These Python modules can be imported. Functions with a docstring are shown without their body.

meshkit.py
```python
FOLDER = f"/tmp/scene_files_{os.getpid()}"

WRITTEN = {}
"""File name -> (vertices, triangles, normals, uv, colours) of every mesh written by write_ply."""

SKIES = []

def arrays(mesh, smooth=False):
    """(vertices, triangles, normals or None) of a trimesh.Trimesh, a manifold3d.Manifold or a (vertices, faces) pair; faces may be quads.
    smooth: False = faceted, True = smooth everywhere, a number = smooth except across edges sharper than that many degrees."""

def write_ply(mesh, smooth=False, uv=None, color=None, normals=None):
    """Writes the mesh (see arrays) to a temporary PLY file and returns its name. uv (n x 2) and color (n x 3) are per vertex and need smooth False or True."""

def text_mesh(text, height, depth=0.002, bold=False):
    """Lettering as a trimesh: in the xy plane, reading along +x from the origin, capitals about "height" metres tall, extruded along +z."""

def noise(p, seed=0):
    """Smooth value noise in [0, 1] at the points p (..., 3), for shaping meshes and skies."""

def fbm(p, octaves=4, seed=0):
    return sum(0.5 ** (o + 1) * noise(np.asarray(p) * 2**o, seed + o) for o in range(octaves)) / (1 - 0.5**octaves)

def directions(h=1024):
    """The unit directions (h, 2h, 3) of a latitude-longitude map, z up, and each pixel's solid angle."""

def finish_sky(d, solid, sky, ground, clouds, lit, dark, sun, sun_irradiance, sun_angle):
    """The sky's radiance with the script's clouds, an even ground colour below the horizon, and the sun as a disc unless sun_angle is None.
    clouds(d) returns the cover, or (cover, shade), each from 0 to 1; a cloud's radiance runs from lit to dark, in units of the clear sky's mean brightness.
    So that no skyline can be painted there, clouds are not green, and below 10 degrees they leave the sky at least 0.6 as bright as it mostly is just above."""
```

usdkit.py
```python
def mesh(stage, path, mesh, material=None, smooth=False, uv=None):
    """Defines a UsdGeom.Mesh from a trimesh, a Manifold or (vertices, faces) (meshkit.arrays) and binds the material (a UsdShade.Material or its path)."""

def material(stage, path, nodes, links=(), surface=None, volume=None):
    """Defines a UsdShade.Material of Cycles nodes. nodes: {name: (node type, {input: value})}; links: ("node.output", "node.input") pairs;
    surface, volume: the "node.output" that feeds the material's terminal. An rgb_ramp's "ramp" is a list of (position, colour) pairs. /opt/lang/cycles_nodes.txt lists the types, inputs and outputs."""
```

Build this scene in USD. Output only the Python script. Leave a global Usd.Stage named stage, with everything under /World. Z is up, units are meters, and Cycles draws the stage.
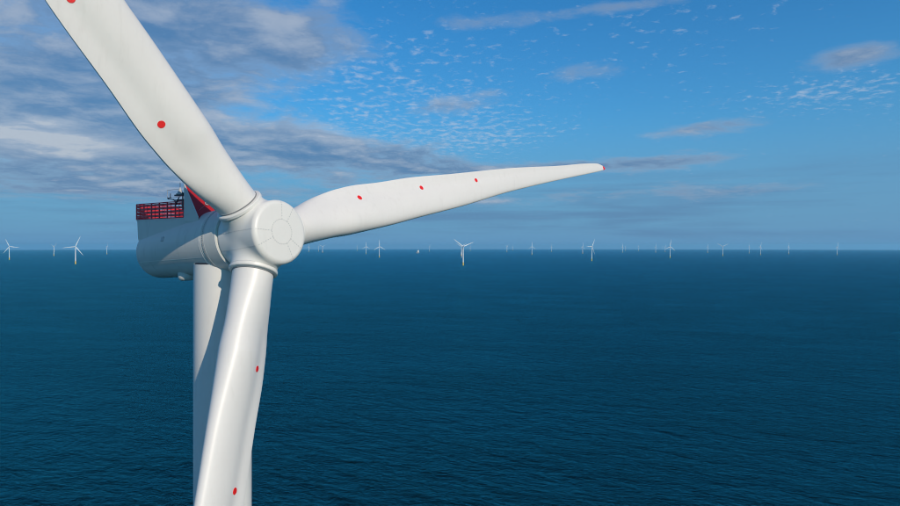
import math, random
import numpy as np, trimesh, usdkit, meshkit
from pxr import Usd, UsdGeom, UsdLux, UsdShade, Gf, Sdf, Vt
from scipy.interpolate import PchipInterpolator

rng = np.random.default_rng(7)
random.seed(7)
stage = Usd.Stage.CreateInMemory()
UsdGeom.SetStageUpAxis(stage, 'Z'); UsdGeom.SetStageMetersPerUnit(stage, 1.0)
UsdGeom.Xform.Define(stage, '/World'); UsdGeom.Scope.Define(stage, '/World/Looks')

# ------------------------------------------------------------------ camera
HC = 100.0                      # drone height above the sea
EARTH = 7.4e6                   # earth radius with refraction
cam = UsdGeom.Camera.Define(stage, '/World/camera')
cam.CreateFocalLengthAttr(24.0); cam.CreateHorizontalApertureAttr(36.0); cam.CreateVerticalApertureAttr(20.25)
cam.CreateVerticalApertureOffsetAttr(-7.0 / 600 * 24)
cam.CreateClippingRangeAttr((0.5, 200000.0)); cam.CreateFStopAttr(0.0)
xf = UsdGeom.Xformable(cam); xf.AddTranslateOp().Set(Gf.Vec3d(0, 0, HC)); xf.AddRotateXYZOp().Set(Gf.Vec3f(90, 0, 0))
cam.CreateExposureAttr(0.0)

# ------------------------------------------------------------------ sun and sky
SUN_AZ, SUN_EL = 144.0, 27.0    # azimuth clockwise from +y
SUN_STRENGTH, SKY_STRENGTH = 0.82, 0.092
az, el = math.radians(SUN_AZ), math.radians(SUN_EL)
sun_dir = np.array([math.sin(az) * math.cos(el), math.cos(az) * math.cos(el), math.sin(el)])
sun = UsdLux.DistantLight.Define(stage, '/World/sun')
sun.CreateIntensityAttr(SUN_STRENGTH); sun.CreateAngleAttr(0.53); sun.CreateNormalizeAttr(True); sun.CreateColorAttr(Gf.Vec3f(1.0, 0.90, 0.76))
UsdGeom.Xformable(sun).AddRotateXYZOp().Set(Gf.Vec3f(90 - SUN_EL, 0, -SUN_AZ + 180))


class Graph:
    """Small expression builder for Cycles node graphs."""
    def __init__(s): s.n, s.l, s.k = {}, [], 0
    def node(s, kind, out, **inp):
        s.k += 1; name = f'{kind}_{s.k}'; vals = {}
        for k, v in inp.items():
            if isinstance(v, str) and '.' in v: s.l.append((v, f'{name}.{k}'))
            else: vals[k] = v
        s.n[name] = (kind, vals)
        return f'{name}.{out}'
    def m(s, t, a, b=0.0, c=0.0): return s.node('math', 'value', math_type=t, value1=a, value2=b, value3=c)
    def add(s, a, b): return s.m('add', a, b)
    def sub(s, a, b): return s.m('subtract', a, b)
    def mul(s, a, b): return s.m('multiply', a, b)
    def div(s, a, b): return s.m('divide', a, b)
    def mx(s, a, b): return s.m('maximum', a, b)
    def smooth(s, v, lo, hi, a=0.0, b=1.0): return s.node('map_range', 'result', range_type='smoothstep', value=v, from_min=lo, from_max=hi, to_min=a, to_max=b, clamp=True)
    def mix(s, f, a, b): return s.node('mix', 'color', mix_type='mix', fac=f, color1=a, color2=b)
    def xyz(s, x, y, z): return s.node('combine_xyz', 'vector', x=x, y=y, z=z)
    def noise(s, vec, scale, detail=3.0, rough=0.5, dist=0.0): return s.node('noise_texture', 'fac', vector=vec, scale=scale, detail=detail, roughness=rough, distortion=dist)
    def build(s, name, surface=None, volume=None): return usdkit.material(stage, '/World/Looks/' + name, s.n, s.l, surface=surface, volume=volume)


g = Graph()
tc = g.node('texture_coordinate', 'generated')
sp = g.node('separate_xyz', 'x', vector=tc).split('.')[0]
dx, dy, dz = sp + '.x', sp + '.y', sp + '.z'
skycol = g.node('sky_texture', 'color', sky_type='single_scattering', sun_disc=False, sun_elevation=el, sun_rotation=az, altitude=100.0, air_density=1.0, aerosol_density=0.15, ozone_density=3.0)
skycol = g.node('hsv', 'color', hue=0.5, saturation=1.35, value=1.0, fac=1.0, color=skycol)
az_n = g.mul(g.m('arctan2', dx, dy), 180 / math.pi)          # degrees, right of the view axis
el_n = g.mul(g.m('arcsine', dz), 180 / math.pi)
def blob(a0, e0, sa, se, amp):
    q = g.add(g.m('power', g.div(g.sub(az_n, a0), sa), 2.0), g.m('power', g.div(g.sub(el_n, e0), se), 2.0))
    return g.mul(g.m('exponent', g.mul(q, -1.0)), amp)
def total(parts):
    t = parts[0]
    for p in parts[1:]: t = g.add(t, p)
    return t
h = g.add(g.mx(dz, 0.0), 0.11)
u, v = g.div(dx, h), g.div(dy, h)                               # cloud layer seen in perspective
uv = g.xyz(u, v, 0.0)
big = g.noise(uv, 0.55, 5.0, 0.55, 0.4)
mid = g.noise(uv, 1.7, 5.0, 0.6, 0.3)
fine = g.noise(g.xyz(g.mul(u, 1.0), g.mul(v, 1.0), 3.7), 20.0, 3.0, 0.6, 0.2)
# the broken stratocumulus: cover = where the air is moist
cover = total([blob(-33, 19, 17, 6.5, 0.40), blob(-17, 18.0, 8, 4.0, 0.26), blob(-34, 12.3, 12, 2.2, 0.34), blob(-33, 8.2, 14, 2.4, 0.42), blob(-26, 4.8, 22, 1.6, 0.28), blob(-14, 9.2, 11, 2.0, 0.36), blob(-4, 7.8, 8, 1.4, 0.22), blob(7, 7.0, 9, 0.9, 0.24),
               blob(12.7, 16.0, 4.8, 1.3, 0.30), blob(34, 14.8, 3.6, 1.2, 0.30), blob(3.5, 20.5, 7, 1.0, 0.23), blob(17, 21.0, 7, 0.8, 0.27),
               blob(-1.0, 13.0, 4, 1.2, 0.20), blob(4, 14.0, 4, 1.2, 0.18), blob(24, 12.4, 3, 0.9, 0.14), blob(22, 10.3, 7, 0.8, 0.25), blob(16, 7.4, 9, 0.8, 0.27), blob(28, 5.0, 14, 0.9, 0.22), blob(6, 4.2, 14, 0.8, 0.18)])
cover = g.add(cover, g.mul(g.smooth(g.m('absolute', az_n), 42.0, 80.0), 0.20))     # broken cloud goes on all round
def density(du, dv):
    w = g.xyz(g.add(u, du), g.add(v, dv), 0.0)
    return g.add(g.mul(g.noise(w, 0.9, 4.0, 0.55, 0.5), 0.64), g.mul(g.noise(w, 4.4, 5.0, 0.66, 0.35), 0.36))
dens = density(0.0, 0.0)
field = g.add(dens, cover)
thick = g.smooth(field, 0.62, 0.84)
relief = g.sub(dens, density(0.05, -0.13))               # a lump's upper, sunward side against its base
fmask = total([blob(-9, 14, 10, 5, 0.11), blob(3, 16, 14, 6, 0.05), blob(33, 12.5, 7, 1.6, 0.15), blob(18, 19, 14, 4.0, 0.03), blob(5, 12, 7, 2.5, 0.05), blob(0, 10.2, 7, 1.8, 0.14)])
fleck = g.mul(g.smooth(g.add(g.add(g.mul(fine, 0.75), g.mul(mid, 0.25)), fmask), 0.59, 0.82), 0.48)
lit_n = g.smooth(g.add(g.mul(relief, 1.5), g.mul(g.sub(g.noise(g.xyz(u, v, 5.5), 1.3, 3.0, 0.5), 0.5), 0.9)), -0.16, 0.30)
lit_n = g.mul(lit_n, g.sub(1.0, g.mul(g.smooth(field, 0.95, 1.15), 0.5)))
lit_n = g.mx(lit_n, g.mul(g.smooth(field, 0.90, 0.68), 0.72))
dark_c, lit_c = (0.095, 0.205, 0.385), (0.37, 0.435, 0.54)
lit_n = g.m('minimum', g.add(lit_n, g.add(blob(-35, 8.4, 8, 1.3, 0.95), blob(-10, 10.9, 9, 1.1, 0.55))), 1.25)
cloud_c = g.mix(g.smooth(lit_n, 0.95, 1.25), g.mix(lit_n, dark_c, lit_c), (0.50, 0.535, 0.59))
sky_s = g.node('mix', 'color', mix_type='multiply', fac=1.0, color1=skycol, color2=tuple(SKY_STRENGTH * np.array([0.46, 1.30, 1.45])))
veil = g.mul(g.m('exponent', g.mul(g.mx(el_n, 0.0), -1 / 14.0)), 1.0)
sky_s = g.mix(veil, sky_s, (0.118, 0.298, 0.530))
bands = g.noise(g.xyz(g.mul(dx, 2.2), g.mul(dy, 2.2), g.mul(dz, 34.0)), 1.0, 4.0, 0.55, 0.3)
low = g.mul(g.smooth(el_n, 8.5, 3.5), g.smooth(el_n, -0.5, 1.5))
sky_s = g.mix(g.mul(g.smooth(el_n, 13.0, 4.0), 0.60), sky_s, (0.138, 0.298, 0.505))
sky_s = g.mix(g.mul(g.mul(g.smooth(bands, 0.42, 0.66), low), 0.70), sky_s, (0.108, 0.222, 0.400))
thin = g.mix(g.mul(thick, 0.85), sky_s, cloud_c)
fl = g.mix(g.mul(fleck, g.sub(1.0, g.mul(thick, 0.6))), thin, (0.50, 0.58, 0.70))
bg = g.node('background_shader', 'background', color=fl, strength=1.0)
sky_mat = g.build('sky_look', surface=bg)
dome = UsdLux.DomeLight.Define(stage, '/World/sky')
UsdShade.MaterialBindingAPI.Apply(dome.GetPrim()).Bind(sky_mat)
dome.GetPrim().SetCustomDataByKey('kind', 'structure')

# ------------------------------------------------------------------ helpers
used = {}
def numbered(parent, name):
    k = (parent, name); used[k] = used.get(k, 0) + 1
    return name if used[k] == 1 else f'{name}_{used[k]-1:03d}'
def thing(name, label, cat, loc=(0, 0, 0), rotz=0, group=None):
    x = UsdGeom.Xform.Define(stage, '/World/' + numbered('/World', name))
    x.AddTranslateOp().Set(Gf.Vec3d(*map(float, loc)))
    if rotz: x.AddRotateZOp().Set(float(rotz))
    o = x.GetPrim(); o.SetCustomDataByKey('label', label); o.SetCustomDataByKey('category', cat)
    if group: o.SetCustomDataByKey('group', group)
    return o
def obj(name, mesh, mat, parent=None, smooth=30, label=None, normals=None):
    root = parent.GetPath().pathString if parent else '/World'
    m = usdkit.mesh(stage, root + '/' + numbered(root, name), mesh, mat, smooth=smooth)
    if normals is not None:
        m.CreateNormalsAttr(Vt.Vec3fArray.FromNumpy(normals.astype(np.float32))); m.SetNormalsInterpolation('vertex')
    p = m.GetPrim()
    if label: p.SetCustomDataByKey('label', label)
    return p
def norm(a): a = np.asarray(a, float); return a / np.linalg.norm(a)
def basis(d):
    d = norm(d); h_ = np.array([0, 0, 1.0]) if abs(d[2]) < 0.9 else np.array([1.0, 0, 0])
    x = norm(np.cross(h_, d)); return x, np.cross(d, x), d
def lathe(profile, origin, d, n=96, cap=True):
    """profile: (along d, radius) pairs, revolved about the line origin + t d."""
    x, y, d = basis(d); th = np.linspace(0, 2 * np.pi, n, endpoint=False)
    ring = np.cos(th)[:, None] * x + np.sin(th)[:, None] * y
    vs = np.vstack([np.asarray(origin) + t * d + r * ring for t, r in profile]); fs = []
    for i in range(len(profile) - 1):
        a = i * n + np.arange(n); b = i * n + (np.arange(n) + 1) % n
        fs += [np.stack([a, b, b + n], 1), np.stack([a, b + n, a + n], 1)]
    k = len(vs); ends = []
    if cap:
        for i, flip in ((0, True), (len(profile) - 1, False)):
            if profile[i][1] < 1e-6: continue
            vs = np.vstack([vs, np.asarray(origin) + profile[i][0] * d]); a = i * n + np.arange(n); b = i * n + (np.arange(n) + 1) % n; c = np.full(n, len(vs) - 1)
            fs.append(np.stack([b, a, c], 1) if flip else np.stack([a, b, c], 1))
    return trimesh.Trimesh(vs, np.vstack(fs), process=False)
def ring(origin, d, t, r, w, hgt, n=128):
    return lathe([(t - w / 2, r - hgt), (t - w / 2, r), (t - w / 2 + .2 * w, r + hgt), (t + w / 2 - .2 * w, r + hgt), (t + w / 2, r), (t + w / 2, r - hgt)], origin, d, n, cap=False)
def tube(points, r, n=10):
    return trimesh.util.concatenate([lathe([(0, r), (np.linalg.norm(b - a), r)], a, b - a, n) for a, b in zip(np.asarray(points, float)[:-1], np.asarray(points, float)[1:])])
def obox(c, ax, size):
    b = trimesh.creation.box(size); T = np.eye(4); T[:3, :3] = np.stack(ax, 1); T[:3, 3] = c; b.apply_transform(T); return b
def bevel_box(c, ax, size, bev):
    import manifold3d as m3
    hx, hy, hz = np.asarray(size) / 2; pts = []
    for sx in (-1, 1):
        for sy in (-1, 1):
            for sz in (-1, 1):
                for q in ((bev, 0, 0), (0, bev, 0), (0, 0, bev)):
                    pts.append([sx * (hx - q[0]), sy * (hy - q[1]), sz * (hz - q[2])])
    t = trimesh.Trimesh(np.array(pts), process=False).convex_hull if False else trimesh.convex.convex_hull(np.array(pts))
    T = np.eye(4); T[:3, :3] = np.stack(ax, 1); T[:3, 3] = c; t.apply_transform(T); return t

# ------------------------------------------------------------------ materials
def paint(name, col, rough=0.35, var=0.06, dirt=0.0, spec=0.5, streak=None, scale=0.35):
    q = Graph(); pos = q.node('texture_coordinate', 'object')
    n1 = q.noise(pos, scale, 4.0, 0.6); n2 = q.noise(pos, scale * 9, 3.0, 0.6)
    f = q.add(q.mul(q.sub(n1, 0.5), var * 2), q.add(q.mul(q.sub(n2, 0.5), var), 1.0))
    c = q.node('mix', 'color', mix_type='multiply', fac=1.0, color1=tuple(col), color2=q.xyz(f, f, f))
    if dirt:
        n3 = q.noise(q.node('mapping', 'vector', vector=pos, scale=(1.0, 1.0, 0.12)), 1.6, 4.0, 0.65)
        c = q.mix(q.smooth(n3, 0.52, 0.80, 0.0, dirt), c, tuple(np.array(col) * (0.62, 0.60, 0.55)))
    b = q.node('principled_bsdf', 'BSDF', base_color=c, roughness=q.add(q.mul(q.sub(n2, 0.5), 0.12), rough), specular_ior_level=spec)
    return q.build(name, surface=b)
M = {}
M['blade'] = paint('blade_paint', (0.745, 0.69, 0.63), 0.42, 0.03, 0.16)
M['tower'] = paint('tower_paint', (0.73, 0.685, 0.625), 0.5, 0.04, 0.22)
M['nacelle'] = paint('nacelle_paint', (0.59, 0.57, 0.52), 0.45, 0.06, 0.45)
M['hub'] = paint('hub_paint', (0.74, 0.695, 0.63), 0.40, 0.025, 0.10)
M['seam'] = paint('seam_rubber', (0.20, 0.20, 0.20), 0.6, 0.1)
M['joint'] = paint('joint_grey', (0.42, 0.42, 0.41), 0.5, 0.08)
M['groove'] = paint('groove_grey', (0.66, 0.64, 0.58), 0.5, 0.05)
M['steel'] = paint('bright_steel', (0.45, 0.44, 0.42), 0.35, 0.1)
M['black'] = paint('dark_equipment', (0.03, 0.03, 0.035), 0.5, 0.2)
M['grey'] = paint('grey_equipment', (0.30, 0.31, 0.32), 0.5, 0.1)
M['red'] = paint('signal_red', (0.82, 0.014, 0.010), 0.4, 0.05)
M['red_panel'] = paint('red_panel_paint', (0.60, 0.030, 0.045), 0.40, 0.18, 0.3, scale=1.2)
M['red_dark'] = paint('dark_red_frame', (0.60, 0.03, 0.05), 0.45, 0.12)
M['red_sheet'] = paint('red_sheet', (0.42, 0.010, 0.012), 0.45, 0.06)
M['yellow'] = paint('transition_yellow', (0.78, 0.50, 0.06), 0.5, 0.06, 0.2)
M['far_white'] = paint('far_white', (0.74, 0.74, 0.72), 0.45, 0.02)
M['far_dark'] = paint('far_dark', (0.10, 0.10, 0.11), 0.5, 0.1)

# ------------------------------------------------------------------ the sea
def sea_material():
    q = Graph(); pos = q.node('geometry', 'position'); s_ = q.node('separate_xyz', 'x', vector=pos).split('.')[0]
    dist = q.m('sqrt', q.add(q.m('power', s_ + '.x', 2.0), q.m('power', s_ + '.y', 2.0)))
    def turned(deg, along, shift=0.0):                 # wave crests longer along one heading
        t = q.node('vector_rotate', 'vector', rotate_type='z_axis', vector=pos, angle=math.radians(deg))
        return q.node('mapping', 'vector', vector=t, location=(shift, 0, 0), scale=(along, 1.0, 0.0))
    rot, rot2, rot3 = turned(30, 0.50), turned(20, 0.6, 40.0), turned(40, 0.7, 90.0)
    swell = q.noise(rot, 0.085, 3.0, 0.5, 0.5)
    chop = q.noise(rot2, 0.33, 4.0, 0.6, 0.6)
    rip = q.noise(rot3, 1.2, 4.0, 0.6, 0.4)
    hgt = q.add(q.mul(swell, 3.4), q.add(q.mul(chop, 1.8), q.mul(rip, 0.42)))
    group = q.noise(turned(14, 0.35, 11.0), 0.016, 5.0, 0.62, 0.4)        # wave groups and gust patches
    hgt = q.mul(hgt, q.smooth(group, 0.30, 0.70, 0.75, 1.20))
    bmp = q.node('bump', 'normal', height=hgt, strength=1.0, distance=1.0)
    patch = q.noise(q.node('mapping', 'vector', vector=pos, scale=(0.6, 1.0, 0.0)), 0.0016, 4.0, 0.6)
    col = q.mix(q.smooth(q.add(q.mul(patch, 0.3), q.add(q.mul(group, 0.3), q.add(q.mul(swell, 0.25), q.mul(chop, 0.15)))), 0.36, 0.64), (0.0002, 0.0034, 0.0044), (0.0006, 0.0088, 0.0108))
    rough = q.node('map_range', 'result', value=dist, from_min=150.0, from_max=2500.0, to_min=0.12, to_max=0.26, clamp=True)
    deep = q.node('diffuse_bsdf', 'BSDF', color=col, normal=bmp)
    refl = q.node('glossy_bsdf', 'BSDF', color=(0.065, 0.585, 0.72), roughness=rough, normal=bmp)
    b = q.node('mix_closure', 'closure', fac=q.node('fresnel', 'fac', IOR=1.333, normal=bmp), closure1=deep, closure2=refl)
    return q.build('sea_water', surface=b)
rs = np.concatenate([[0.0], np.geomspace(20, 42000, 260)]); na = 360; th = np.linspace(0, 2 * np.pi, na, endpoint=False)
P = np.vstack([[0, 0, 0]] + [np.stack([r * np.sin(th), r * np.cos(th), np.full(na, -r * r / (2 * EARTH))], 1) for r in rs[1:]])
F = [np.stack([np.zeros(na, int), 1 + (np.arange(na) + 1) % na, 1 + np.arange(na)], 1)]
for i in range(len(rs) - 2):
    a = 1 + i * na + np.arange(na); b = 1 + i * na + (np.arange(na) + 1) % na
    F += [np.stack([a, b, b + na], 1), np.stack([a, b + na, a + na], 1)]
sea = obj('sea', trimesh.Trimesh(P, np.vstack(F), process=False), sea_material(), smooth=True)
sea.SetCustomDataByKey('kind', 'structure'); sea.SetCustomDataByKey('label', 'dark teal open sea with small wind waves reaching to the horizon'); sea.SetCustomDataByKey('category', 'sea')

# ------------------------------------------------------------------ haze
HAZE = 3.0e-5
hz = trimesh.creation.box([88000, 88000, 470.0]); hz.apply_translation([0, 0, 200 - 470 / 2])
q = Graph(); vol = q.node('principled_volume', 'volume', color=(0.40, 0.84, 1.0), density=HAZE, anisotropy=0.2)
hzp = obj('haze', hz, q.build('sea_haze', volume=vol), smooth=False)
hzp.SetCustomDataByKey('kind', 'stuff'); hzp.SetCustomDataByKey('label', 'thin pale blue sea haze softening the far horizon'); hzp.SetCustomDataByKey('category', 'haze')

# ------------------------------------------------------------------ the near wind turbine
YAW, TILT, PHI, CONE, PREBEND, RAD = math.radians(55.642), math.radians(6), 9.899, math.radians(4.544), 1.839, 83.5
A = np.array([math.sin(YAW) * math.cos(TILT), -math.cos(YAW) * math.cos(TILT), math.sin(TILT)])    # rotor axis, towards the wind
RT = np.array([math.cos(YAW), math.sin(YAW), 0.0]); UP = np.cross(A, RT)
HUB_W = np.array([-19.558, 61.72, 1.074 + HC])
OVER = 6.25
base = HUB_W - OVER * A; base[2] = 0
H = HUB_W - base                                  # hub centre in the turbine's own frame
AH = norm([A[0], A[1], 0]); Z = np.array([0, 0, 1.0]); SIDE = -RT                  # SIDE: the nacelle flank the camera sees
turb = thing('wind_turbine', 'huge white offshore wind turbine in the foreground with red marked blades', 'wind turbine', base)
def ax(o, w=0, z=0): return H - o * A + w * SIDE + z * UP       # a point o behind the hub centre

# tower
top_z = (H - OVER * A)[2] - 2.2
prof = [(18.0, 3.35), (30, 3.25), (55, 3.08)] + [(z, 2.97) for z in (72, 80, 88, top_z - 0.16)]
tower = obj('tower', lathe(prof, (0, 0, 0), Z, 128), M['tower'], turb)
for z in (30, 55): obj('weld_seam', ring((0, 0, 0), Z, z, np.interp(z, [p[0] for p in prof], [p[1] for p in prof]), 0.10, 0.012), M['tower'], tower)
tp = obj('transition_piece', lathe([(-6, 3.6), (17.2, 3.6), (17.25, 4.9), (17.6, 4.9), (17.65, 3.4), (18.0, 3.4)], (0, 0, 0), Z, 64), M['yellow'], turb)
for i in range(16):
    a_ = i * 2 * math.pi / 16; p = np.array([4.75 * math.cos(a_), 4.75 * math.sin(a_), 17.6]); obj('guard_post', tube([p, p + Z * 1.1], 0.04, 6), M['yellow'], tp)
obj('guard_rail', trimesh.util.concatenate([trimesh.creation.torus(4.75, 0.035, 64, 6, transform=trimesh.transformations.translation_matrix([0, 0, zz])) for zz in (18.15, 18.7)]), M['yellow'], tp)

# nacelle: a slightly conical drum with rounded rear
nr = lambda o: np.interp(o, [4.9, 9, 19.2], [3.55, 3.46, 2.95])
pr = [(-19.2, 0.0), (-19.2, 1.2), (-19.18, 1.9)] + [(-(18.35 + 0.83 * math.cos(t)), 2.0 + 0.97 * math.sin(t)) for t in np.linspace(0.15, math.pi / 2, 9)] + [(-o, nr(o)) for o in np.linspace(18.2, 4.97, 14)] + [(-4.92, 3.50), (-4.90, 3.3)]
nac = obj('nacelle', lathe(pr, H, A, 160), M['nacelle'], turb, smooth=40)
obj('panel_seam', ring(H, A, -5.25, nr(5.25), 0.06, 0.015, 160), M['hub'], nac)
def flank_line(o0, o1, ang0, ang1, w=0.05, up=0.012, n=30, r=nr):      # a thin strip along the drum at angle ang from SIDE towards UP
    vs, fs = [], []
    for i, o in enumerate(np.linspace(o0, o1, n)):
        ang = ang0 + (ang1 - ang0) * i / (n - 1)
        for d_ in (-w / 2, w / 2):
            a_ = ang + d_ / r(o); vs.append(H - o * A + (r(o) + up) * (math.cos(a_) * SIDE + math.sin(a_) * UP))
        if i: k = 2 * i; fs += [[k - 2, k - 1, k], [k - 1, k + 1, k]]
    return trimesh.Trimesh(np.array(vs), np.array(fs), process=False)
obj('panel_seam', flank_line(5.0, 18.3, -0.50, -0.36, 0.09, 0.012), M['hub'], nac)
obj('vent_cover', bevel_box(ax(12.6, 0, 0) + (nr(12.6) + 0.01) * (math.cos(.32) * SIDE + math.sin(.32) * UP), (A, -math.sin(.32) * SIDE + math.cos(.32) * UP, math.cos(.32) * SIDE + math.sin(.32) * UP), (0.5, 0.5, 0.10), 0.03), M['joint'], nac)
# yaw deck and hatch under the nacelle
obj('yaw_seal', lathe([(0, 2.90), (0.02, 2.91), (0.42, 2.88)], np.array([0, 0, top_z - 0.40]), Z, 128), M['black'], turb)
hc = H - 11.9 * A; hc = hc + 0.9 * SIDE - UP * (nr(11.9) - 0.75)
obj('hatch_dome', lathe([(0, 0.95), (0.75, 0.95)] + [(0.75 + 0.42 * math.sin(t), 0.50 + 0.45 * math.cos(t)) for t in np.linspace(0.1, math.pi / 2, 7)] + [(1.17, 0.0)], hc, -UP, 40), M['nacelle'], turb)

# generator drum between nacelle and hub
gp = [(-4.86, 3.2), (-4.86, 3.50), (-4.80, 3.56), (-2.75, 3.43), (-2.66, 3.40), (-2.60, 3.34), (-2.60, 2.6)]
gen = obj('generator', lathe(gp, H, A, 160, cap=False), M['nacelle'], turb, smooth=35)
obj('ring_seam', ring(H, A, -4.45, 3.54, 0.07, 0.016, 160), M['joint'], gen)
obj('ring_seam', ring(H, A, -2.68, 3.41, 0.09, 0.02, 160), M['hub'], gen)
bl = []
for i in range(120):
    a_ = i * 2 * math.pi / 120; d_ = math.cos(a_) * SIDE + math.sin(a_) * UP
    bl.append(lathe([(0, .05), (.045, .05)], H - 4.62 * A + 3.545 * d_, d_, 6))
bp = obj('bolt_row', trimesh.util.concatenate(bl), M['seam'], gen, smooth=False); bp.SetCustomDataByKey('kind', 'stuff')

# hub: barrel, front cap and three blade collars flowing into each other
def blade_dir(k):
    t = math.radians(PHI + 120 * k); e = math.cos(t) * RT + math.sin(t) * UP
    return e, norm(e * math.cos(CONE) + A * math.sin(CONE))
def sd_cyl(p, d, t0, t1, r, rnd):
    t = p @ d; rad = np.linalg.norm(p - t[:, None] * d, axis=1)
    qx, qy = rad - r + rnd, np.maximum(t0 - t, t - t1) + rnd
    return np.minimum(np.maximum(qx, qy), 0) + np.hypot(np.maximum(qx, 0), np.maximum(qy, 0)) - rnd
def smin(a, b, k):
    h_ = np.clip(0.5 + 0.5 * (b - a) / k, 0, 1); return b + (a - b) * h_ - k * h_ * (1 - h_)
def hub_sdf(p):
    t = p @ A; rad = np.linalg.norm(p - t[:, None] * A, axis=1)
    d0 = sd_cyl(p - (0.10 * (1 - np.clip(rad / 3.0, 0, 1) ** 2) * (t > 0))[:, None] * A, A, -2.7, 3.34, np.interp(0, [0], [1]) * 3.28, 0.50)
    for k in range(3):
        e = blade_dir(k)[1]; d0 = smin(d0, sd_cyl(p, e, 0, 3.70, 2.26, 0.10), 0.75)
    return d0
ico = trimesh.creation.icosphere(6); dirs = ico.vertices
lo, hi = np.full(len(dirs), 1.5), np.full(len(dirs), 6.5)
for _ in range(28):
    mid_ = (lo + hi) / 2; ins = hub_sdf(dirs * mid_[:, None]) < 0; lo, hi = np.where(ins, mid_, lo), np.where(ins, hi, mid_)
hv = dirs * lo[:, None]
gr = np.stack([hub_sdf(hv + d_) - hub_sdf(hv - d_) for d_ in np.eye(3) * 0.01], 1); gr /= np.linalg.norm(gr, axis=1, keepdims=True)
hub = obj('hub', trimesh.Trimesh(hv + H, ico.faces, process=False), M['hub'], turb, smooth=True, normals=gr)
def hub_hit(d):                                   # the hub's surface along a direction from its centre
    d = norm(d)[None]; a_, b_ = 1.5, 6.5
    for _ in range(30):
        c_ = (a_ + b_) / 2
        if hub_sdf(d * c_)[0] < 0: a_ = c_
        else: b_ = c_
    p = d * a_; n_ = np.array([hub_sdf(p + x_)[0] - hub_sdf(p - x_)[0] for x_ in np.eye(3) * 0.01]); return p[0], norm(n_)
def stud_row(pts, r=0.035):
    ms = []
    for d_ in pts:
        p, n_ = hub_hit(d_); ms.append(lathe([(-0.01, r), (0.02, r)], H + p, n_, 6))
    return trimesh.util.concatenate(ms)
def groove(pts, w=0.025):
    vs, fs = [], []
    ps = [hub_hit(d_) for d_ in pts]
    for i, (p, n_) in enumerate(ps):
        t_ = norm(ps[min(i + 1, len(ps) - 1)][0] - ps[max(i - 1, 0)][0]); s_ = norm(np.cross(n_, t_))
        vs += [H + p + n_ * .006 - s_ * w / 2, H + p + n_ * .006 + s_ * w / 2]
        if i: k = 2 * i; fs += [[k - 2, k, k - 1], [k - 1, k, k + 1]]
    return trimesh.Trimesh(np.array(vs), np.array(fs), process=False)
def face_dir(r, ang): return A * 3.35 + r * (math.cos(ang) * RT + math.sin(ang) * UP)
for rr, n_ in ((1.22, 34), (0.42, 0)):
    circ = [face_dir(rr, a_) for a_ in np.linspace(0, 2 * np.pi, 73)]
    obj('cap_seam', groove(circ, 0.014), M['groove'], hub)
    if n_:
        s_ = obj('bolt_row', stud_row([face_dir(rr, a_) for a_ in np.linspace(0, 2 * np.pi, n_, endpoint=False)], 0.045), M['joint'], hub, smooth=False); s_.SetCustomDataByKey('kind', 'stuff')
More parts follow.
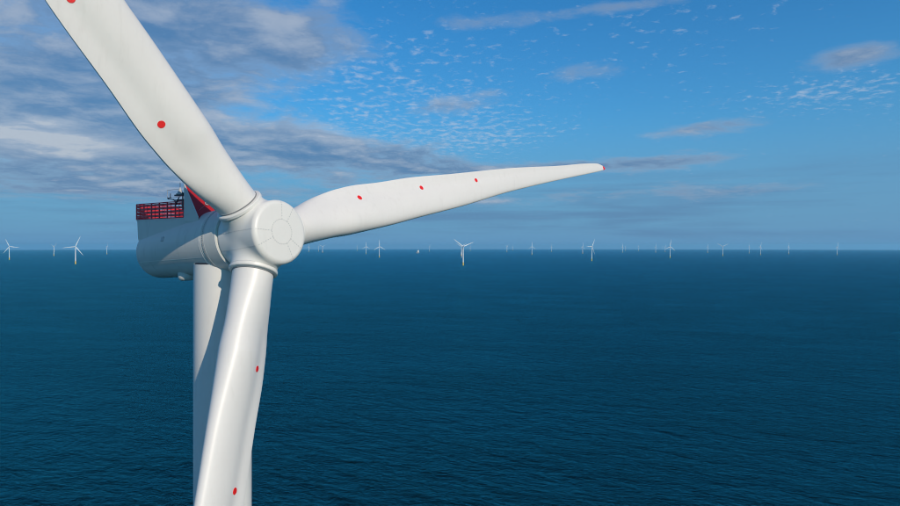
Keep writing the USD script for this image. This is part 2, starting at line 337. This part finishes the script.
for k in range(3):
    for sg in (-1, 1):
        a_ = math.radians(PHI + 120 * k + 60 + sg * 15)
        line = [face_dir(r_, a_) for r_ in np.arange(1.28, 3.1, 0.15)] + [A * t_ + 3.28 * (math.cos(a_) * RT + math.sin(a_) * UP) for t_ in np.arange(3.1, -2.5, -0.15)]
        obj('cap_seam', groove(line, 0.014), M['groove'], hub)
        s_ = obj('bolt_row', stud_row(line[::2], 0.05), M['joint'], hub, smooth=False); s_.SetCustomDataByKey('kind', 'stuff')

# blades
LK = [4, 5.5, 7, 9, 12, 15, 19, 24, 34, 48, 64, 80, 83.5]
LEV_ = [2.0, 1.88, 1.85, 1.84, 1.95, 1.937, 1.894, 1.717, 1.452, 0.744, 0.454, 0.334, 0.22]     # pitch axis to leading edge
TEV_ = [2.0, 2.374, 2.828, 3.261, 3.693, 3.87, 3.80, 3.86, 3.504, 3.104, 2.203, 1.379, 0.35]    # pitch axis to trailing edge
TK = [8, 16, 25, 40, 60, 83.5]; TV = [10.88, 9.92, 7.97, 2.27, -0.74, -1.58]
HK = [12, 20, 35, 80]; HV = [.529, .348, .256, .201]
fl, fe, ft, fh = PchipInterpolator(LK, LEV_), PchipInterpolator(LK, TEV_), PchipInterpolator(TK, TV), PchipInterpolator(HK, HV)
NX = 41; xs = 0.5 * (1 - np.cos(np.linspace(0, np.pi, NX)))
def contour(r):
    rc = max(min(r, 83.5), 4); c = float(fl(rc) + fe(rc)); xp = float(fl(rc)) / c; t = float(fh(np.clip(r, 12, 80)))
    w = np.clip((r - 3.7) / 7.6, 0, 1); w = w * w * (3 - 2 * w)
    te = np.interp(r, [8, 14, 30, 83], [0.07, 0.045, 0.022, 0.012])
    yt = t * 5 * (0.2969 * np.sqrt(xs) - 0.126 * xs - 0.3516 * xs**2 + 0.2843 * xs**3 - 0.1036 * xs**4) + te / 2 * xs
    yc = 0.02 * 4 * xs * (1 - xs)
    s_ = np.interp(r, [8, 12, 25, 40, 60], [0.01, 0.022, 0.032, 0.02, 0.01]) * np.exp(-((xs - 0.76) / 0.17) ** 2)
    up_ = np.stack([xp - xs, yc + yt], 1) * c; lo_ = np.stack([xp - xs, yc - yt + s_], 1) * c
    cs = np.arccos(1 - 2 * xs)
    ru = np.stack([np.cos(cs), np.sin(cs)], 1) * 2.0; rl = np.stack([np.cos(cs), -np.sin(cs)], 1) * 2.0
    if r > 82.6: sc = math.sqrt(max(0.05, 1 - ((r - 82.6) / 0.95) ** 2)); up_ *= (sc, sc); lo_ *= (sc, sc)
    U_, L_ = ru * (1 - w) + up_ * w, rl * (1 - w) + lo_ * w
    if r < 40:                                      # the blend keeps the planned chord on both sides of the pitch axis
        a_, b_ = float(fl(rc)) / U_[:, 0].max(), -float(fe(rc)) / U_[:, 0].min()
        U_[:, 0] *= np.where(U_[:, 0] > 0, a_, b_); L_[:, 0] *= np.where(L_[:, 0] > 0, a_, b_)
    return U_, L_
def surf(k, r, S):
    e, _ = blade_dir(k); m_ = np.cross(e, A); b = math.radians(float(ft(max(r, 8))))
    o = H + r * e * math.cos(CONE) + A * (r * math.sin(CONE) + PREBEND * (r / RAD) ** 2.5)
    L, N = m_ * math.cos(b) + A * math.sin(b), -A * math.cos(b) + m_ * math.sin(b)
    return o + S[..., :1] * L + S[..., 1:] * N
def pressure_point(k, r, s):                       # s metres towards the leading edge, on the windward face
    lo_ = contour(r)[1]; i = np.argsort(lo_[:, 0]); return surf(k, r, np.array([[s, np.interp(s, lo_[i, 0], lo_[i, 1])]]))[0]
RR = np.concatenate([np.linspace(4.05, 6, 5), np.linspace(6.4, 20, 40), np.linspace(20.8, 82, 78), [82.6, 82.85, 83.1, 83.3, 83.45, 83.52]])
for k in range(3):
    vs, fs = [], []
    for r in RR:
        u_, l_ = contour(r); vs.append(surf(k, r, np.vstack([u_, l_[-1:0:-1]])))
    n = len(vs[0]); V = np.vstack(vs)
    for i in range(len(RR) - 1):
        a = i * n + np.arange(n); b = i * n + (np.arange(n) + 1) % n
        fs += [np.stack([a, b + n, b], 1), np.stack([a, a + n, b + n], 1)]
    for i, fl_ in ((0, 1), (len(RR) - 1, 0)):
        V = np.vstack([V, V[i * n:(i + 1) * n].mean(0)]); a = i * n + np.arange(n); b = i * n + (np.arange(n) + 1) % n; c = np.full(n, len(V) - 1)
        fs.append(np.stack([a, b, c] if fl_ else [b, a, c], 1))
    bm = trimesh.Trimesh(V, np.vstack(fs), process=False)
    if bm.volume < 0: bm.invert()
    lab = ['blade reaching out to the right and away', 'blade rising to the upper left out of the picture', 'blade hanging down in front of the tower'][k]
    bld = obj('blade', bm, M['blade'], turb, smooth=50, label=lab)
    e = blade_dir(k)[1]
    obj('root_flange', lathe([(3.66, 2.2), (3.66, 2.32), (3.72, 2.37), (3.96, 2.37), (4.03, 2.32), (4.06, 2.20), (4.10, 1.99)], H, e, 128, cap=False), M['hub'], bld, smooth=25)
    obj('seal_ring', ring(H, e, 3.63, 2.25, 0.07, 0.05), M['steel'], bld)
    obj('seal_ring', ring(H, e, 4.15, 2.00, 0.12, 0.05), M['seam'], bld)
    for r0 in ((14.5, 26.4, 39.0), (14.25, 25.5, 37.5), (13.3, 24.3, 36.0))[k]:
        c = float(fl(r0) + fe(r0)); s0 = float(fl(r0)) - 0.70 * c; R0 = 0.31
        rings = [pressure_point(k, r0, s0)]; 
        cen = rings[0]; pts = [cen]
        for rad in (R0 * .5, R0):
            for a_ in np.linspace(0, 2 * np.pi, 28, endpoint=False): pts.append(pressure_point(k, r0 + rad * math.cos(a_), s0 + rad * math.sin(a_)))
        pts = np.array(pts); nrm = norm(np.cross(pts[1 + 28] - cen, pts[1 + 28 + 7] - cen)); nrm = nrm if nrm @ A > 0 else -nrm
        top = pts + nrm * 0.03; allp = np.vstack([top, pts[29:] - nrm * 0.02]); ff = []
        for i in range(28):
            j = (i + 1) % 28
            ff += [[0, 1 + i, 1 + j], [1 + i, 29 + i, 29 + j], [1 + i, 29 + j, 1 + j], [29 + i, 57 + i, 57 + j], [29 + i, 57 + j, 29 + j]]
        dm = trimesh.Trimesh(allp, np.array(ff), process=False); trimesh.repair.fix_normals(dm)
        obj('red_dot', dm, M['red'], bld, smooth=30)
    # red tip
    vs, fs = [], []
    RT_ = [82.55, 82.6, 82.85, 83.1, 83.3, 83.45, 83.53]
    for r in RT_:
        u_, l_ = contour(r); S = np.vstack([u_, l_[-1:0:-1]]); S = S + 0.012 * S / np.maximum(np.linalg.norm(S, axis=1, keepdims=True), 1e-6); vs.append(surf(k, r + 0.004, S))
    V = np.vstack(vs)
    for i in range(len(RT_) - 1):
        a = i * n + np.arange(n); b = i * n + (np.arange(n) + 1) % n
        fs += [np.stack([a, b + n, b], 1), np.stack([a, a + n, b + n], 1)]
    for i, fl_ in ((0, 1), (len(RT_) - 1, 0)):
        V = np.vstack([V, V[i * n:(i + 1) * n].mean(0)]); a = i * n + np.arange(n); b = i * n + (np.arange(n) + 1) % n; c = np.full(n, len(V) - 1)
        fs.append(np.stack([a, b, c] if fl_ else [b, a, c], 1))
    tm = trimesh.Trimesh(V, np.vstack(fs), process=False)
    if tm.volume < 0: tm.invert()
    obj('red_tip', tm, M['red'], bld, smooth=50)

# hoist platform on top of the nacelle; its deck is level
Hh = H.copy()
def dk(o, w, z): p = H - o * A / math.cos(TILT) * 1.0; return np.array([p[0], p[1], 0]) + w * SIDE + np.array([0, 0, z + HC])   # z relative to the camera's height
DW, DZ, FZ = 2.6, 3.06, 4.86
deck_pts = [dk(o, w, z) for o in (19.0, 9.2) for w in (-DW, DW) for z in (DZ, DZ - 0.18)]
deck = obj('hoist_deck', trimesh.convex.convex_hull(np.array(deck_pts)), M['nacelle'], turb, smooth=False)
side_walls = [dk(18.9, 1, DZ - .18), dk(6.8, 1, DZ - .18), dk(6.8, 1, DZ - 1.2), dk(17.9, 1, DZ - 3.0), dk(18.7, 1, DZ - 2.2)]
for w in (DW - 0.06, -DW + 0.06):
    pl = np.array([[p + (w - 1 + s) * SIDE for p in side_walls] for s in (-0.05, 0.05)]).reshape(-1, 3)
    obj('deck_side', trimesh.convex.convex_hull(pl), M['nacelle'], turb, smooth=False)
rear = np.array([dk(18.86, w, z) for w in (-DW + .1, DW - .1) for z in (DZ - .18, DZ - 2.4)] + [dk(18.76, w, z) for w in (-DW + .1, DW - .1) for z in (DZ - .18, DZ - 2.4)])
obj('deck_side', trimesh.convex.convex_hull(rear), M['nacelle'], turb, smooth=False)
fence = obj('railing', trimesh.util.concatenate([tube([dk(9.3, s * DW, z), dk(19.0, s * DW, z)], 0.055, 8) for s in (-1, 1) for z in (DZ + .06, FZ)] + [tube([dk(19.0, -DW, z), dk(19.0, DW, z)], 0.055, 8) for z in (DZ + .06, FZ)]), M['red_dark'], turb)
NP = 6; oo = np.linspace(9.4, 19.0, NP + 1)
for s in (-1, 1):
    for o in oo: obj('post', obox((dk(o, s * DW, DZ) + dk(o, s * DW, FZ)) / 2, (AH, RT, Z), (0.11, 0.11, FZ - DZ)), M['red_dark'], fence, smooth=False)
    for i in range(NP):
        a_, b_ = oo[i] + .10, oo[i + 1] - .10; half = (a_ + b_) / 2
        for j in range(4):
            z = DZ + 0.34 + j * 0.41 - (0.20 if s < 0 else 0)
            obj('slat', obox(dk(half, s * DW, z), (AH, RT, Z), (b_ - a_, 0.035, 0.26 if s > 0 else 0.36)), M['red_panel'], fence, smooth=False)
        obj('stay', obox(dk(half, s * (DW + 0.05), (DZ + FZ) / 2), (AH, RT, Z), (0.07, 0.03, FZ - DZ - .2)), M['red_dark'], fence, smooth=False)
for w in np.linspace(-DW, DW, 4)[1:-1]: obj('post', obox((dk(19.0, w, DZ) + dk(19.0, w, FZ)) / 2, (AH, RT, Z), (0.10, 0.10, FZ - DZ)), M['red_dark'], fence, smooth=False)
for w0, w1 in zip(np.linspace(-DW, DW, 4)[:-1], np.linspace(-DW, DW, 4)[1:]):
    for j in range(4): obj('slat', obox(dk(19.0, (w0 + w1) / 2, DZ + 0.30 + j * .41), (AH, RT, Z), (0.035, w1 - w0 - .2, 0.355)), M['red_panel'], fence, smooth=False)

# the cooler wedge: pale side plates, red front sheet sloping down towards the rotor
CT = 6.74
fr = [dk(9.3, 1, CT), dk(9.3, 1, DZ - .4), dk(6.75, 1, DZ - .6), dk(6.75, 1, DZ + .02)]
wedge = None
for s in (1, -1):
    pl = np.array([p + (s * DW - 1 + q_) * SIDE for p in fr for q_ in (-0.05, 0.05)])
    pr_ = obj('cooler_side', trimesh.convex.convex_hull(pl), M['nacelle'], turb, smooth=False); wedge = wedge or pr_
slope = norm(dk(9.3, 0, CT) - dk(6.75, 0, DZ + .02)); snorm = norm(np.cross(slope, RT)); snorm = snorm if snorm @ A > 0 else -snorm
sheet = np.array([p + q_ * snorm for p in (dk(9.28, DW - .06, CT - .02), dk(9.28, -DW + .06, CT - .02), dk(6.8, -DW + .06, DZ - .35), dk(6.8, DW - .06, DZ - .35)) for q_ in (-.06, -.01)])
rs_ = obj('red_sheet', trimesh.convex.convex_hull(sheet), M['red_sheet'], turb, smooth=False)
c0 = dk(8.05, 0.55, 4.95) + snorm * 0.0
c0 = dk(9.3, .9, CT) - slope * (0.58 * np.linalg.norm(dk(9.3, 0, CT) - dk(6.75, 0, DZ))) + snorm * .03
obj('badge_ring', trimesh.creation.torus(0.17, 0.045, 24, 8, transform=trimesh.geometry.align_vectors([0, 0, 1], snorm)).apply_translation(c0), M['steel'], rs_)
for d_ in (slope * 1.5 + SIDE * 0.6, -slope * 1.0 + SIDE * 1.3): obj('tie_rod', tube([c0 + norm(d_) * .2, c0 + d_], 0.012, 6), M['grey'], rs_)
obj('back_frame', trimesh.util.concatenate([tube([dk(9.36, s, DZ), dk(9.36, s, CT - .1)], .06, 8) for s in (-2.4, -1.2, 0, 1.2, 2.4)] + [tube([dk(9.36, -2.5, z), dk(9.36, 2.5, z)], .06, 8) for z in (4.2, 5.4, 6.6)]), M['grey'], turb)

# weather instruments behind the wedge
mast = obj('instrument_mast', trimesh.util.concatenate([tube([dk(9.55, 2.35, DZ), dk(9.55, 2.35, 6.3)], .07, 8), tube([dk(9.55, 2.35, 5.75), dk(11.3, 2.35, 5.6)], .09, 8), tube([dk(10.0, 2.35, 4.9), dk(12.9, 2.35, 5.25)], .05, 8), tube([dk(9.9, 2.2, 5.05), dk(11.4, 2.2, 5.05)], .10, 8)]), M['black'], turb)
obj('frame_loop', tube([dk(10.5, 2.35, 5.35), dk(13.0, 2.35, 5.35), dk(13.0, 2.35, 6.25), dk(10.5, 2.35, 6.25), dk(10.5, 2.35, 5.35)], .025, 6), M['grey'], mast)
obj('wind_sensor', trimesh.util.concatenate([tube([dk(12.4, 2.35, 5.35), dk(12.4, 2.35, 5.85)], .05, 8), tube([dk(12.95, 2.35, 5.35), dk(12.2, 2.35, 5.35)], .05, 8)]), M['black'], mast)
obj('warning_light', lathe([(0, .42), (.12, .42), (.16, .30), (.55, .16), (.8, .05), (.82, 0)], dk(10.5, 2.35, 5.62), Z, 20), M['steel'], mast)
obj('antenna', tube([dk(10.5, 2.35, 6.3), dk(10.5, 2.35, 6.95)], .03, 6), M['black'], mast)
obj('support_plate', bevel_box(dk(10.3, 2.35, 5.55), (AH, RT, Z), (1.7, .6, .16), .03), M['black'], mast)
for o, w in ((9.9, 2.0), (10.5, 1.9)): obj('equipment_case', bevel_box(dk(o, w, 4.75), (AH, RT, Z), (.35, .4, .62), .04), M['far_white'], mast)
obj('bracket', trimesh.util.concatenate([tube([dk(9.5, 2.66, 3.9), dk(9.5, 2.66, 5.8)], .07, 6), tube([dk(10.9, 2.66, 4.5), dk(10.2, 2.66, 5.3)], .06, 6), tube([dk(11.3, 2.66, 5.1), dk(10.6, 2.66, 4.75)], .06, 6)]), M['black'], mast)

# ------------------------------------------------------------------ far turbines
def ground_at(px, py):                              # the point of the curved sea that shows at a picture position of the photograph
    X = (px - 450) / 600; best = None
    for d in np.geomspace(1500, 30000, 4000):
        y = d / math.sqrt(1 + X * X); yy = 246 + 600 * (HC + d * d / (2 * EARTH)) / y
        if yy <= py: best = (d, y); break
    if best is None: best = (17000 + 2500 * random.random(),) * 2; best = (best[0], best[0] / math.sqrt(1 + X * X))
    d, y = best; return np.array([X * y, y, -d * d / (2 * EARTH)])
def far_blade(e, a, R_, wide):
    m_ = np.cross(e, a); vs = []
    for r, c, t in ((1.5, 2.6, 2.4), (5, 3.0, 2.2), (13, 4.4, 1.3), (30, 3.0, .8), (48, 2.0, .5), (R_ - 1, 1.0, .25)):
        c *= wide; tw_ = math.radians(np.interp(r, [0, 60], [14, 0])); L = m_ * math.cos(tw_) + a * math.sin(tw_); N = np.cross(L, e)
        vs += [r * e + q_ for q_ in (L * c * .4, N * t / 2 + L * c * .05, -L * c * .6, -N * t / 2 + L * c * .05)]
    fs = []
    for i in range(5):
        for j in range(4): a0, b0 = 4 * i + j, 4 * i + (j + 1) % 4; fs += [[a0, b0, b0 + 4], [a0, b0 + 4, a0 + 4]]
    fs += [[0, 2, 1], [0, 3, 2], [20, 21, 22], [20, 22, 23]]
    t = trimesh.Trimesh(np.array(vs), np.array(fs), process=False); trimesh.repair.fix_normals(t); return t
def far_turbine(px, py, label, phi=90, yaw=0, hub_h=98.0, R_=62.0, group='wind turbines far off on the sea'):
    p = ground_at(px, py); t = thing('distant_wind_turbine', label, 'wind turbine', p, 0, group)
    a = math.radians(yaw) + math.atan2(p[0], p[1])              # yaw 0: rotor turned straight to the camera; 90: axis to the right
    axv = np.array([-math.sin(a - 0) * 1.0, -math.cos(a), 0.0]); c, s = math.cos(math.radians(yaw)), math.sin(math.radians(yaw))
    tocam = norm([-p[0], -p[1], 0]); right = np.array([-tocam[1], tocam[0], 0.0]); axv = c * tocam + s * right; rt = c * right - s * tocam
    obj('tower', lathe([(16, 2.9), (50, 2.5), (hub_h - 2, 1.9)], (0, 0, 0), Z, 20), M['far_white'], t)
    obj('transition_piece', lathe([(-8, 3.1), (15.2, 3.1), (15.3, 4.6), (15.9, 4.6), (16, 3.1), (16.2, 3.1)], (0, 0, 0), Z, 20), M['yellow'], t)
    hub_p = np.array([0, 0, hub_h])
    obj('nacelle', lathe([(-9.5, 1.6), (-9, 2.1), (-1, 2.3), (2.6, 2.2)], hub_p, axv, 16), M['far_white'], t)
    if py > 255: obj('rear_panel', obox(hub_p - axv * 9.3 + Z * .2, (axv, rt, Z), (.9, 3.6, 3.4)), M['far_dark'], t, smooth=False)
    hp = hub_p + axv * 4.2
    obj('hub', lathe([(-1.6, 2.1), (0, 2.2), (1.4, 1.7), (2.2, .8), (2.4, 0)], hp, axv, 16), M['far_white'], t)
    for k in range(3):
        an = math.radians(phi + 120 * k); e = math.cos(an) * rt + math.sin(an) * Z
        b = far_blade(e, axv, R_, 1.0); b.apply_translation(hp); obj('blade', b, M['far_white'], t, smooth=50)
FAR = [
 (9.3, 259.8, -7, 8, 'white turbine at the far left edge of the picture, blades spread wide'),
 (53.8, 255.9, 40, 60, 'faint hazy turbine between the two clear turbines at the left'),
 (75.5, 264.0, 67, -8, 'clear white turbine with yellow foot, nearest one left of the big nacelle'),
 (107.0, 254.3, 85, 70, 'very faint turbine just left of the big red railed nacelle'),
 (308.6, 252.2, 85, 55, 'small turbine just right of the big hub, under the blade root'),
 (318.5, 251.5, 20, 75, 'faint thin turbine close left of the small Y shaped one'),
 (322.5, 252.7, 32, 15, 'small turbine with Y shaped blades under the outstretched blade'),
 (357.2, 251.2, 80, 70, 'faint turbine left of the pair with one blade straight up'),
 (366.0, 254.0, 90, 25, 'smaller and left of the pair with one blade straight up'),
 (379.4, 257.5, 90, 20, 'larger and right of the pair with one blade straight up'),
 (429.6, 251.5, 88, 62, 'small turbine between the service vessel and the tall Y shaped turbine'),
 (461.3, 256.0, 30, 20, 'turbine standing almost hidden behind the tall Y shaped one'),
 (463.2, 265.5, 38, 195, 'tallest far turbine, Y shaped blades and yellow foot, seen from behind'),
 (470.2, 251.0, 85, 70, 'faint turbine close right of the tallest far one'),
 (507.0, 252.2, 40, 60, 'first small turbine right of the tallest far one, well clear of it'),
 (512.6, 250.6, 80, 70, 'tiny barely visible turbine in the gap between two small ones near mid horizon'),
 (531.8, 254.9, 88, 40, 'clear small turbine with one blade up, near the middle of the horizon'),
 (551.5, 252.0, 85, 65, 'faint lone turbine left of the close pair of white turbines'),
 (582.6, 253.8, 80, 60, 'smaller left one of the close pair right of the blade tip'),
 (591.7, 261.0, 58, 55, 'larger right one of the close pair, with yellow foot and slanting blades'),
 (622.4, 252.8, 80, 65, 'left one of two faint turbines standing almost together'),
 (625.4, 251.0, 70, 72, 'right one of two faint turbines standing almost together'),
 (638.4, 251.3, 85, 70, 'faint lone turbine right of the two standing almost together'),
 (655.6, 252.6, 78, 66, 'thin turbine, second to the left of the tall white one on the right'),
 (665.2, 252.0, 85, 70, 'faint turbine close left of the tall white one on the right'),
 (670.0, 258.0, 84, 40, 'tall white turbine with one blade up, largest right of the blade tip pair'),
 (707.5, 252.8, 80, 70, 'thin pale turbine close left of the Y shaped one on the right'),
 (722.7, 256.0, 32, 190, 'Y shaped turbine with dark nacelle in the right half'),
 (749.0, 253.4, 86, 75, 'thin pale turbine close right of the right hand Y shaped one'),
 (760.5, 255.0, 70, 70, 'third turbine from the right edge, brighter than its left neighbour'),
 (788.6, 254.2, 82, 72, 'second turbine from the right edge of the picture'),
 (837.3, 255.0, 80, 68, 'rightmost turbine, standing alone near the right edge'),
]
for px, py, phi, yaw, lab in FAR: far_turbine(px, py, lab, phi, yaw)

# the small vessel on the horizon
p = ground_at(418.0, 253.2)
ves = thing('service_vessel', 'small white service vessel far off, left of the tallest far turbine', 'ship', p, 72)
hullp = np.array([[-45, -9, -1], [-45, 9, -1], [-45, -10, 12], [-45, 10, 12], [30, -10, 13], [30, 10, 13], [30, -8, -1], [30, 8, -1], [52, 0, 17], [46, 0, -1]], float)
obj('hull', trimesh.convex.convex_hull(hullp), M['grey'], ves, smooth=False)
obj('deckhouse', bevel_box((14, 0, 25), np.eye(3), (26, 17, 25), 1.0), M['far_white'], ves, smooth=False)
obj('bridge', bevel_box((18, 0, 40.4), np.eye(3), (14, 20, 6), 1.0), M['far_white'], ves, smooth=False)
obj('mast', tube([(14, 0, 43.2), (14, 0, 56)], 1.0, 8), M['far_white'], ves)
obj('crane', tube([(-30, 0, 12), (-30, 0, 30), (-8, 0, 42)], 1.3, 8), M['yellow'], ves)
